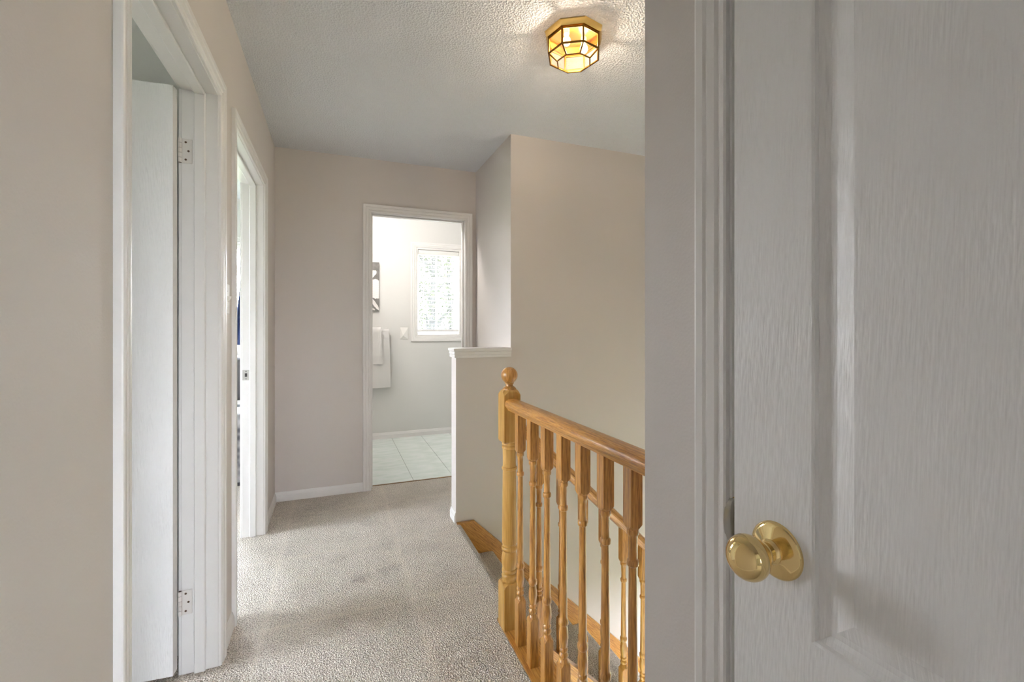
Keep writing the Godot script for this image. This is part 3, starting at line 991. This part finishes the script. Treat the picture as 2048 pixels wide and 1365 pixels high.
# ---------------------------------------------------------------- stair and banister
func make_stairs() -> void:
	var s := thing("staircase", "carpeted staircase going down beside the stairwell wall with an oak skirt board", "stairs", Vector3.ZERO, 0, "", "structure")
	for k in range(1, 12):
		var y := -RISE * k
		var x0 := NOSE + RUN * (k - 1) - 0.03
		var x1 := NOSE + RUN * k
		var poly := [Vector2(x0, y - 0.04), Vector2(x0, y)]
		for q in 9:
			var a := PI / 2 - PI * q / 8.0
			poly.append(Vector2(x1 - 0.022 + 0.022 * cos(a), y - 0.022 + 0.022 * sin(a)))
		poly.append(Vector2(x1 - 0.028, y - 0.046))
		poly.append(Vector2(x1 - 0.028, y - RISE + 0.001))
		poly.append(Vector2(x1 - 0.045, y - RISE + 0.001))
		poly.append(Vector2(x1 - 0.045, y - 0.044))
		var st := st_new()
		st.set_color(Color(0.82, 0.815, 0.80))
		extrude(st, poly, SW + 0.021, -1.736, true)
		obj("step", st, M.carpet, s)
	# oak skirt board on the wall, built along its slope
	var ang := -atan(RISE / RUN)
	var slope := Vector2(cos(ang), sin(ang))
	var nrm := Vector2(-slope.y, slope.x)
	var org := Vector2(0.805, 0.004)
	var L := 2.9
	var loc := func(p: Vector2) -> Vector2: return Vector2((p - org).dot(slope), (p - org).dot(nrm))
	var st := st_new()
	var far_end := org + slope * L
	var poly := [Vector2(0.692, 0.004), org, far_end, far_end - nrm * 0.27, Vector2(0.692, -0.23)].map(func(p): return loc.call(p))
	extrude(st, poly, 0.0, 0.018)
	var skirt := obj("skirt_board", st, M.oak_x, s)
	skirt.position = Vector3(org.x, org.y, SW)
	skirt.rotation.z = ang
	st = st_new()
	var top := [Vector2(0.692, 0.004), org, far_end]
	var low := [Vector2(0.692, -0.018), org + Vector2(-0.009, -0.022), far_end - nrm * 0.022]
	var cap: Array = top.map(func(p): return loc.call(p))
	low.reverse()
	cap.append_array(low.map(func(p): return loc.call(p)))
	extrude(st, cap, 0.0, 0.024)
	obj("skirt_cap", st, M.oak_x, skirt)
	# closed string and wall on the open side
	st = st_new()
	var o2 := Vector2(NOSE - 0.02, 0.0)
	var e2 := o2 + slope * L
	var loc2 := func(p: Vector2) -> Vector2: return Vector2((p - o2).dot(slope), (p - o2).dot(nrm))
	extrude(st, [o2, e2, e2 - nrm * 0.30, o2 + Vector2(0, -0.42)].map(func(p): return loc2.call(p)), 0.0, 0.05)
	var stringer := obj("stringer", st, M.oak_x, s)
	stringer.position = Vector3(o2.x, o2.y, -1.735)
	stringer.rotation.z = ang
	st = st_new()
	extrude(st, [Vector2(NOSE - 0.02, -0.40), o2 + slope * L - nrm * 0.28, Vector2(e2.x, -2.7), Vector2(NOSE - 0.02, -2.7)], -1.728, -1.692)
	tag(obj("wall_under_stair", st, M.wall), "beige wall under the open side of the stair", "wall", "", "structure")

const BAL_LOW := [[0.0155, 0.172], [0.0135, 0.180], [0.0105, 0.183], [0.0105, 0.186], [0.0145, 0.190], [0.0150, 0.195], [0.0120, 0.200], [0.0105, 0.203], [0.0140, 0.208], [0.0138, 0.213], [0.0110, 0.217], [0.0128, 0.228], [0.0152, 0.246], [0.0148, 0.262], [0.0118, 0.280], [0.0112, 0.284], [0.0150, 0.288], [0.0155, 0.295], [0.0150, 0.302], [0.0122, 0.306]]
const BAL_TOP := [[0.0098, -0.246], [0.0135, -0.243], [0.0142, -0.237], [0.0135, -0.231], [0.0104, -0.228], [0.0100, -0.205], [0.0108, -0.182], [0.0112, -0.172], [0.0142, -0.169], [0.0146, -0.163], [0.0138, -0.157], [0.0112, -0.155], [0.0125, -0.150], [0.0155, -0.146]]

func baluster_mesh(h: float, sink: float, rise: float) -> SurfaceTool:
	var st := st_new()
	var w := 0.0165
	# square blocks with tapered shoulders
	for blk in [[-sink, 0.163, 1.0], [h + rise, h - 0.135, -1.0]]:
		var ya: float = blk[0]
		var yb: float = blk[1]
		var s: float = blk[2]
		var mid := Vector3(0, (ya + yb) / 2, 0)
		var ring := func(y: float, q: float, ch: float) -> Array:
			return [Vector3(-q + ch, y, -q), Vector3(q - ch, y, -q), Vector3(q, y, -q + ch), Vector3(q, y, q - ch), Vector3(q - ch, y, q), Vector3(-q + ch, y, q), Vector3(-q, y, q - ch), Vector3(-q, y, -q + ch)]
		var rs := [ring.call(ya, w, 0.0012), ring.call(yb, w, 0.0012), ring.call(yb + s * 0.006, w * 0.97, 0.007), ring.call(yb + s * 0.010, w * 0.88, 0.0082)]
		for i in 3:
			for k in 8:
				var k1 := (k + 1) % 8
				quad_out(st, rs[i][k], rs[i][k1], rs[i + 1][k1], rs[i + 1][k], mid)
		for e in [rs[0], rs[3]]:
			for k in range(1, 7):
				tri_out(st, e[0], e[k], e[k + 1], mid)
	var prof := []
	for p in BAL_LOW:
		prof.append(Vector2(p[0], p[1]))
	for k in 9:
		prof.append(Vector2(lerpf(0.0122, 0.0098, k / 8.0), lerpf(0.310, h - 0.250, k / 8.0)))
	for p in BAL_TOP:
		prof.append(Vector2(p[0], h + p[1] + 0.010))
	lathe(st, prof, Vector3.ZERO, Basis.IDENTITY, 20)
	return st

func rail_profile(wd: float, ht: float) -> Array:
	# crowned handrail with eased sides: x across, y up, origin at the middle of its underside
	var a := wd / 2
	var p := [Vector2(-a * 0.62, 0.0), Vector2(-a * 0.66, ht * 0.10), Vector2(-a * 0.92, ht * 0.34), Vector2(-a, ht * 0.46), Vector2(-a, ht * 0.62), Vector2(-a * 0.93, ht * 0.76), Vector2(-a * 0.78, ht * 0.88), Vector2(-a * 0.5, ht * 0.965), Vector2(-a * 0.2, ht)]
	var r := p.duplicate()
	r.reverse()
	for q in r:
		p.append(Vector2(-q.x, q.y))
	return p

func newel_mesh() -> SurfaceTool:
	var st := st_new()
	var w := 0.035
	for blk in [[0.0, 0.166, 1.0, 1.0], [0.930, 0.744, -1.0, 1.0]]:
		var ya: float = blk[0]
		var yb: float = blk[1]
		var s: float = blk[2]
		var mid := Vector3(0, (ya + yb) / 2, 0)
		var ring := func(y: float, q: float, ch: float) -> Array:
			return [Vector3(-q + ch, y, -q), Vector3(q - ch, y, -q), Vector3(q, y, -q + ch), Vector3(q, y, q - ch), Vector3(q - ch, y, q), Vector3(-q + ch, y, q), Vector3(-q, y, q - ch), Vector3(-q, y, -q + ch)]
		var rs := [ring.call(ya, w, 0.0015), ring.call(yb, w, 0.0015)]
		if s > 0:
			rs.append_array([ring.call(yb + 0.008, w, 0.006), ring.call(yb + 0.016, w * 0.98, 0.018), ring.call(yb + 0.0185, w * 0.80, 0.017)])
		else:
			rs.append(ring.call(yb - 0.004, w * 0.94, 0.004))
			# shoulder at the top of the upper block
			rs.push_front(ring.call(ya + 0.012, w * 0.97, 0.016))
			rs.push_front(ring.call(ya + 0.020, w * 0.80, 0.017))
		for i in rs.size() - 1:
			for k in 8:
				var k1 := (k + 1) % 8
				quad_out(st, rs[i][k], rs[i][k1], rs[i + 1][k1], rs[i + 1][k], mid)
		for e in [rs[0], rs[rs.size() - 1]]:
			for k in range(1, 7):
				tri_out(st, e[0], e[k], e[k + 1], mid)
	var prof := []
	for p in [[0.028, 0.180], [0.0285, 0.186], [0.027, 0.190], [0.0285, 0.194], [0.0310, 0.200], [0.0312, 0.206], [0.0285, 0.211], [0.0265, 0.213], [0.0285, 0.217], [0.0305, 0.221], [0.0300, 0.228], [0.0270, 0.231], [0.0285, 0.240], [0.0310, 0.256], [0.0315, 0.268], [0.0300, 0.284], [0.0270, 0.298], [0.0265, 0.302], [0.0305, 0.305], [0.0318, 0.312], [0.0305, 0.319], [0.0270, 0.322], [0.0265, 0.330], [0.0300, 0.333], [0.0300, 0.336]]:
		prof.append(Vector2(p[0], p[1]))
	for k in 7:
		prof.append(Vector2(lerpf(0.0300, 0.0268, k / 6.0), lerpf(0.345, 0.622, k / 6.0)))
	for p in [[0.0268, 0.627], [0.0300, 0.629], [0.0310, 0.634], [0.0300, 0.639], [0.0268, 0.641], [0.0264, 0.660], [0.0268, 0.700], [0.0270, 0.712], [0.0300, 0.714], [0.0305, 0.719], [0.0295, 0.724], [0.0270, 0.726], [0.0270, 0.728], [0.0300, 0.730], [0.0300, 0.738], [0.0285, 0.742]]:
		prof.append(Vector2(p[0], p[1]))
	lathe(st, prof, Vector3.ZERO, Basis.IDENTITY, 32)
	return st

func make_banister() -> void:
	var b := thing("banister", "oak banister with a ball-topped newel post along the landing edge", "banister", Vector3(0.655, 0.0, -1.713))
	# plate the balusters stand on
	var st := st_new()
	box(st, Vector3(0.62 - 0.655, -0.022, -1.775 + 1.713), Vector3(0.735 - 0.655, 0.0, -0.7225 + 1.713), 0.003)
	obj("floor_plate", st, M.oak_z, b)
	st = st_new()
	box(st, Vector3(0.70 - 0.655, -0.32, -1.69 + 1.713), Vector3(0.72 - 0.655, -0.022, -0.7225 + 1.713), 0.002)
	obj("fascia", st, M.oak_z, b)
	var np := obj("newel_post", newel_mesh(), M.newel, b)
	st = st_new()
	var prof := [Vector2(0.0275, 0.944), Vector2(0.0285, 0.950), Vector2(0.0262, 0.956), Vector2(0.0225, 0.960), Vector2(0.0160, 0.963), Vector2(0.0150, 0.968), Vector2(0.0152, 0.972), Vector2(0.0185, 0.974), Vector2(0.0185, 0.977)]
	for k in range(2, 17):
		var a := -PI / 2 + PI * k / 16.0
		prof.append(Vector2(0.0335 * cos(a) if k < 16 else 0.0, 1.0065 + 0.0335 * sin(a)))
	lathe(st, prof, Vector3.ZERO, Basis.IDENTITY, 32)
	obj("finial", st, M.oak_y, np)
	# level handrail
	st = st_new()
	extrude(st, rail_profile(0.064, 0.045), 0.030, 1.713 - 0.7225, true)
	var rail := obj("handrail", st, M.oak_z, b)
	rail.position.y = 0.872
	var bm: MeshInstance3D = null
	for k in range(1, 9):
		if bm == null:
			bm = obj("baluster", baluster_mesh(0.872, 0.0, 0.004), M.oak_y, b)
			bm.position = Vector3(0, 0, 0.1165)
		else:
			var c := bm.duplicate()
			c.name = "baluster"
			b.add_child(c, true)
			c.position = Vector3(0, 0, 0.1165 * k)
	# sloping banister beside the descending stair
	var s := thing("stair_banister", "lower oak banister sloping down the open side of the stair behind the landing rail", "banister", Vector3(0.7, 0, -1.71))
	var ang := -atan(RISE / RUN)
	st = st_new()
	# profile across z, pushed along the slope: built along local z then turned
	extrude(st, rail_profile(0.058, 0.045), 0.0, 2.6, true)
	rail = obj("handrail", st, M.oak_z, s)
	rail.material_override = M.oak_local
	var dir := Vector3(cos(ang), sin(ang), 0)
	rail.basis = Basis(Vector3(0, 0, -1), Vector3(-sin(ang), cos(ang), 0), dir)
	rail.position = Vector3(-0.008, 0.834 - 0.062, 0)
	var sb: MeshInstance3D = null
	for k in 14:
		var x := 0.785 + 0.1035 * k
		var y := -RISE / RUN * (x - NOSE) - 0.028
		if sb == null:
			sb = obj("baluster", baluster_mesh(0.785, 0.035, 0.02), M.oak_y, s)
			sb.position = Vector3(x - 0.7, y, 0)
		else:
			var c := sb.duplicate()
			c.name = "baluster"
			s.add_child(c, true)
			c.position = Vector3(x - 0.7, y, 0)

# ---------------------------------------------------------------- ceiling light
func make_ceiling_light() -> void:
	var at := Vector3(0.945, CH, -1.706)
	var l := thing("ceiling_light", "octagonal brass and glass flush ceiling light above the stairwell", "ceiling light", at)
	var a0 := deg_to_rad(90.0 + 8.6)
	var V := func(k: int, r: float, y: float) -> Vector3:
		return Vector3(r * cos(a0 + TAU * k / 8), y, r * sin(a0 + TAU * k / 8))
	# brass pan
	var st := st_new()
	var rows := [[0.128, 0.0], [0.1265, -0.004], [0.121, -0.0235], [0.1195, -0.0245], [0.111, -0.0245]]
	for i in rows.size() - 1:
		for k in 8:
			quad_out(st, V.call(k, rows[i][0], rows[i][1]), V.call(k + 1, rows[i][0], rows[i][1]), V.call(k + 1, rows[i + 1][0], rows[i + 1][1]), V.call(k, rows[i + 1][0], rows[i + 1][1]), Vector3(0, 0.02, 0))
	for k in 8:
		tri(st, Vector3(0, -0.003, 0), V.call(k, 0.125, -0.003), V.call(k + 1, 0.125, -0.003))
	obj("pan", st, M.brass, l)
	var R := 0.1105
	var RB := 0.073
	var yt := -0.0245
	var ym := -0.090
	var yb := -0.118
	var bar := func(called: String, p: Vector3, q: Vector3, r: float) -> void:
		var s := st_new()
		tube(s, [p, q], [r, r], 6)
		obj(called, s, M.dark_brass, l)
	for k in 8:
		bar.call("frame_bar", V.call(k, R, yt + 0.002), V.call(k, R, ym), 0.0044)
		bar.call("frame_bar", V.call(k, R, ym), V.call(k + 1, R, ym), 0.0044)
		bar.call("frame_bar", V.call(k, R, ym), V.call(k, RB, yb), 0.0038)
		bar.call("frame_bar", V.call(k, RB, yb), V.call(k + 1, RB, yb), 0.0030)
		bar.call("frame_bar", V.call(k, R, yt - 0.004), V.call(k + 1, R, yt - 0.004), 0.0038)
		st = st_new()
		quad_out(st, V.call(k, R, yt), V.call(k + 1, R, yt), V.call(k + 1, R, ym), V.call(k, R, ym), Vector3(0, -0.05, 0))
		obj("side_pane", st, M.lamp_glass, l)
		st = st_new()
		quad_out(st, V.call(k, R, ym), V.call(k + 1, R, ym), V.call(k + 1, RB, yb), V.call(k, RB, yb), Vector3(0, -0.05, 0))
		obj("lower_pane", st, M.frosted, l)
	st = st_new()
	for k in range(1, 7):
		tri_out(st, V.call(0, RB, yb), V.call(k, RB, yb), V.call(k + 1, RB, yb), Vector3(0, -0.05, 0))
	obj("bottom_pane", st, M.lamp_glass, l)
	var bm := mat(Color(1.0, 0.93, 0.8), 0.3)
	bm.emission_enabled = true
	bm.emission = Color(1.0, 0.80, 0.52)
	bm.emission_energy_multiplier = 4.0
	for p in [Vector3(-0.048, -0.046, 0.026), Vector3(0.046, -0.046, 0.006)]:
		var sock := st_new()
		lathe(sock, [Vector2(0.0, -0.022), Vector2(0.011, -0.022), Vector2(0.012, -0.003), Vector2(0.0, -0.003)], Vector3(p.x, 0, p.z), Basis.IDENTITY, 16)
		obj("socket", sock, M.plastic, l)
		st = st_new()
		var prof := [Vector2(0.0, -0.026)]
		for k in range(1, 12):
			var a := -PI / 2 + PI * k / 12.0
			prof.append(Vector2(0.017 * cos(a), 0.020 * sin(a) - 0.004))
		prof.append(Vector2(0.009, 0.022))
		prof.append(Vector2(0.0, 0.022))
		var bulb_at: Vector3 = p
		lathe(st, prof, bulb_at, Basis.IDENTITY, 20)
		obj("bulb", st, bm, l)
		var o := OmniLight3D.new()
		o.name = "bulb_light"
		l.add_child(o, true)
		o.position = p + Vector3(0, -0.004, 0)
		o.light_color = Color(1.0, 0.91, 0.80)
		o.light_energy = LAMP
		o.light_size = 0.012
		o.omni_range = 12.0
		o.omni_attenuation = 2.0
		o.shadow_enabled = true

func make_small_things() -> void:
	var s := thing("light_switch", "white light switch on the left wall between the two bedroom doorways", "light switch", Vector3(LW, 1.307, -2.0))
	var st := st_new()
	box(st, Vector3(0.0, -0.057, -0.035), Vector3(0.006, 0.057, 0.035), 0.0025)
	obj("cover_plate", st, M.plastic, s)
	st = st_new()
	extrude(st, [Vector2(0.005, -0.011), Vector2(0.005, 0.011), Vector2(0.010, 0.009), Vector2(0.018, 0.011), Vector2(0.019, 0.006), Vector2(0.011, -0.007)], -0.005, 0.005)
	obj("toggle", st, M.plastic, s)
	for y in [-0.030, 0.030]:
		st = st_new()
		lathe(st, [Vector2(0.0032, 0.0), Vector2(0.003, 0.0009), Vector2(0.0, 0.0012)], Vector3(0.006, y, 0), Basis(Quaternion(Vector3.UP, Vector3.RIGHT)), 10)
		obj("screw", st, M.plastic, s)

func make_bedroom() -> void:
	# bed seen through the slit of the second doorway
	var b := thing("bed", "made-up bed with white cover seen through the second doorway", "bed", Vector3(-1.45, 0, -4.4))
	var st := st_new()
	box(st, Vector3(-0.85, 0.06, -0.46), Vector3(0.85, 0.30, 0.48), 0.01)
	obj("base", st, M.charcoal, b)
	for x in [-0.78, 0.78]:
		for z in [-0.40, 0.42]:
			st = st_new()
			box(st, Vector3(x - 0.03, 0.0, z - 0.03), Vector3(x + 0.03, 0.06, z + 0.03), 0.004)
			obj("leg", st, M.charcoal, b)
	st = st_new()
	box(st, Vector3(-0.86, 0.30, -0.47), Vector3(0.86, 0.56, 0.49), 0.05)
	obj("mattress", st, M.bedspread, b)
	# throw over the side of the bed
	st = st_new()
	st.set_smooth_group(2)
	for i in 40:
		var xa := -0.84 + 1.7 * i / 40.0
		var xb := -0.84 + 1.7 * (i + 1) / 40.0
		for j in 8:
			var ya := 0.545 - 0.50 * j / 8.0
			var yb := 0.545 - 0.50 * (j + 1) / 8.0
			var w := func(x: float, y: float) -> Vector3: return Vector3(x, y, 0.502 + 0.02 * (0.55 - y) * sin(x * 26.0))
			quad(st, w.call(xa, ya), w.call(xb, ya), w.call(xb, yb), w.call(xa, yb))
		quad(st, Vector3(xa, 0.566, 0.10), Vector3(xb, 0.566, 0.10), Vector3(xb, 0.545, 0.502), Vector3(xa, 0.545, 0.502))
	st.set_smooth_group(-1)
	obj("valance", st, M.throw, b)
	for i in 2:
		st = st_new()
		st.set_smooth_group(2)
		var nx := 14
		var P := func(u: float, v: float, s: float) -> Vector3:
			var k := pow(maxf(0.0, (1.0 - pow(absf(u), 4.0)) * (1.0 - pow(absf(v), 4.0))), 0.5)
			return Vector3(u * 0.3, v * 0.19, s * 0.075 * k)
		for a in nx:
			for c in nx:
				var u0 := -1.0 + 2.0 * a / nx
				var u1 := -1.0 + 2.0 * (a + 1) / nx
				var v0 := -1.0 + 2.0 * c / nx
				var v1 := -1.0 + 2.0 * (c + 1) / nx
				quad(st, P.call(u0, v0, 1.0), P.call(u0, v1, 1.0), P.call(u1, v1, 1.0), P.call(u1, v0, 1.0))
				quad(st, P.call(u0, v0, -1.0), P.call(u1, v0, -1.0), P.call(u1, v1, -1.0), P.call(u0, v1, -1.0))
		var p := obj(numbered("pillow"), st, M.pillow if i == 0 else M.charcoal)
		p.position = Vector3(-0.90, 0.755 if i == 0 else 0.745, -4.80 + 0.17 * i)
		p.rotation_degrees.x = -14
		tag(p, "grey pillow leaning at the back of the bed" if i == 0 else "charcoal cushion in front of the grey pillow on the bed", "pillow")
	bedroom_window("window_2", "bedroom window seen through the second doorway", func(a, y, v): return Vector3(a, y, BZ + v), -1.95, -0.80, 1.0, 2.02)
	bedroom_window("window_3", "wide bedroom window in the side wall of the near bedroom", func(a, y, v): return Vector3(-3.6 + v, y, a), -1.80, -0.92, 0.7, 2.1)
	bedroom_window("window_4", "bedroom window in the side wall of the far bedroom", func(a, y, v): return Vector3(-3.6 + v, y, a), -3.3, -2.12, 0.8, 2.05)
	bedroom_window("window_5", "bedroom window in the room behind the camera", func(a, y, v): return Vector3(a, y, 4.2 - v), 0.40, 1.55, 0.75, 2.15)
	bedroom_window("window_6", "window on the stair's lower flight", func(a, y, v): return Vector3(3.2 - v * 0.5, y, a), -2.1, -1.2, -1.4, -0.5)
	# curtain gathered at the right of the window
	st = st_new()
	st.set_smooth_group(2)
	var C := func(u: float, v: float) -> Vector3:
		var w := 0.055 + 0.10 * pow(v, 2.0)
		return Vector3(-0.775 - w * (1.0 - u), lerpf(2.08, 1.03, v), BZ + 0.05 + 0.016 * sin(u * 16.0))
	for i in 20:
		for j in 14:
			quad(st, C.call(i / 20.0, j / 14.0), C.call((i + 1) / 20.0, j / 14.0), C.call((i + 1) / 20.0, (j + 1) / 14.0), C.call(i / 20.0, (j + 1) / 14.0))
	st.set_smooth_group(-1)
	tag(obj("curtain", st, M.curtain), "dark blue curtain gathered beside the bedroom window", "curtain")

func bedroom_window(called: String, label: String, P: Callable, a0: float, a1: float, y0: float, y1: float) -> void:
	var w := thing(called, label, "window", Vector3.ZERO, 0, "", "structure")
	casing(w, P, a0, a1, y1, y0, true)
	var f := func(parent: Node3D, nm: String, m: Material, u0: float, u1: float, v0: float, v1: float, d0: float, d1: float) -> void:
		var st := st_new()
		var p: Vector3 = P.call(u0, v0, d0)
		var q: Vector3 = P.call(u1, v1, d1)
		box(st, p.min(q), p.max(q), 0.002 if m == M.trim else 0.0)
		obj(nm, st, m, parent)
	var mid := (a0 + a1) / 2
	for s in [[a0, a0 + 0.045, y0, y1], [a1 - 0.045, a1, y0, y1], [a0 + 0.045, a1 - 0.045, y0, y0 + 0.045], [a0 + 0.045, a1 - 0.045, y1 - 0.045, y1], [mid - 0.03, mid + 0.03, y0 + 0.045, y1 - 0.045]]:
		f.call(w, "sash", M.trim, s[0], s[1], s[2], s[3], -0.14, -0.08)
	f.call(w, "pane", M.glass, a0 + 0.045, mid - 0.03, y0 + 0.045, y1 - 0.045, -0.112, -0.109)
	f.call(w, "pane", M.glass, mid + 0.03, a1 - 0.045, y0 + 0.045, y1 - 0.045, -0.112, -0.109)

# ---------------------------------------------------------------- outside
func make_outside() -> void:
	var st := st_new()
	box(st, Vector3(-40, -3.2, -60), Vector3(40, -3.1, 40))
	structure("ground", st, M.grass, "grass of the garden below the windows", "ground")
	var rng := RandomNumberGenerator.new()
	rng.seed = 4242
	var leaf := st_new()
	quad(leaf, Vector3(0, 0, 0), Vector3(0.022, 0.03, 0.004), Vector3(0, 0.07, 0), Vector3(-0.022, 0.03, 0.004))
	leaf.generate_normals()
	var leaf_mesh_: ArrayMesh = leaf.commit()
	var specs := [
		[Vector3(2.05, -3.1, -10.0), 0.11, 0.0, "forked grey tree in the middle of the bathroom window view", 6000],
		[Vector3(1.52, -3.1, -8.2), 0.035, 0.02, "slim young tree at the left of the bathroom window view", 1800],
		[Vector3(3.1, -3.1, -12.5), 0.07, -0.02, "leafy tree at the right of the bathroom window view", 9000],
		[Vector3(2.6, -3.1, -16.0), 0.12, 0.0, "pale tree far behind the others outside the bathroom window", 9000]]
	for sp in specs:
		var t := thing("tree", sp[3], "tree", sp[0], 0, "trees outside the bathroom window")
		var r: float = sp[1]
		var lean: float = sp[2]
		st = st_new()
		var pts := []
		var rad := []
		for k in 10:
			var y := k * 0.95
			pts.append(Vector3(lean * y + 0.04 * sin(y * 1.3 + r * 50), y, 0.05 * cos(y)))
			rad.append(r * (1.15 - 0.08 * k))
		tube(st, pts, rad, 10)
		obj("trunk", st, M.bark, t)
		for k in 9:
			st = st_new()
			var y0 := 3.0 + 0.62 * k
			var a := rng.randf() * TAU
			var len := rng.randf_range(0.8, 1.7)
			var b0 := Vector3(lean * y0 + 0.04 * sin(y0 * 1.3 + r * 50), y0, 0.05 * cos(y0))
			var d := Vector3(cos(a), 1.1, sin(a)).normalized()
			tube(st, [b0, b0 + d * len * 0.5, b0 + d * len + Vector3(0, 0.15, 0)], [r * 0.5, r * 0.33, r * 0.15], 7)
			obj("branch", st, M.bark, t)
		var mm := MultiMesh.new()
		mm.transform_format = MultiMesh.TRANSFORM_3D
		mm.use_colors = true
		mm.mesh = leaf_mesh_
		mm.instance_count = sp[4]
		for k in int(sp[4]):
			var y := rng.randf_range(2.6, 9.0)
			var a := rng.randf() * TAU
			var q := sqrt(rng.randf()) * 1.7
			var bs := Basis.from_euler(Vector3(rng.randf() * TAU, rng.randf() * TAU, rng.randf() * TAU)).scaled(Vector3.ONE * rng.randf_range(0.8, 1.6))
			mm.set_instance_transform(k, Transform3D(bs, Vector3(q * cos(a), y, q * sin(a))))
			var g := rng.randf_range(0.7, 1.25)
			mm.set_instance_color(k, Color(0.022 * g, 0.025 * g, 0.011 * g))
		var mi := MultiMeshInstance3D.new()
		mi.multimesh = mm
		mi.material_override = M.leaf
		mi.name = "foliage"
		mi.set_meta("kind", "stuff")
		t.add_child(mi, true)
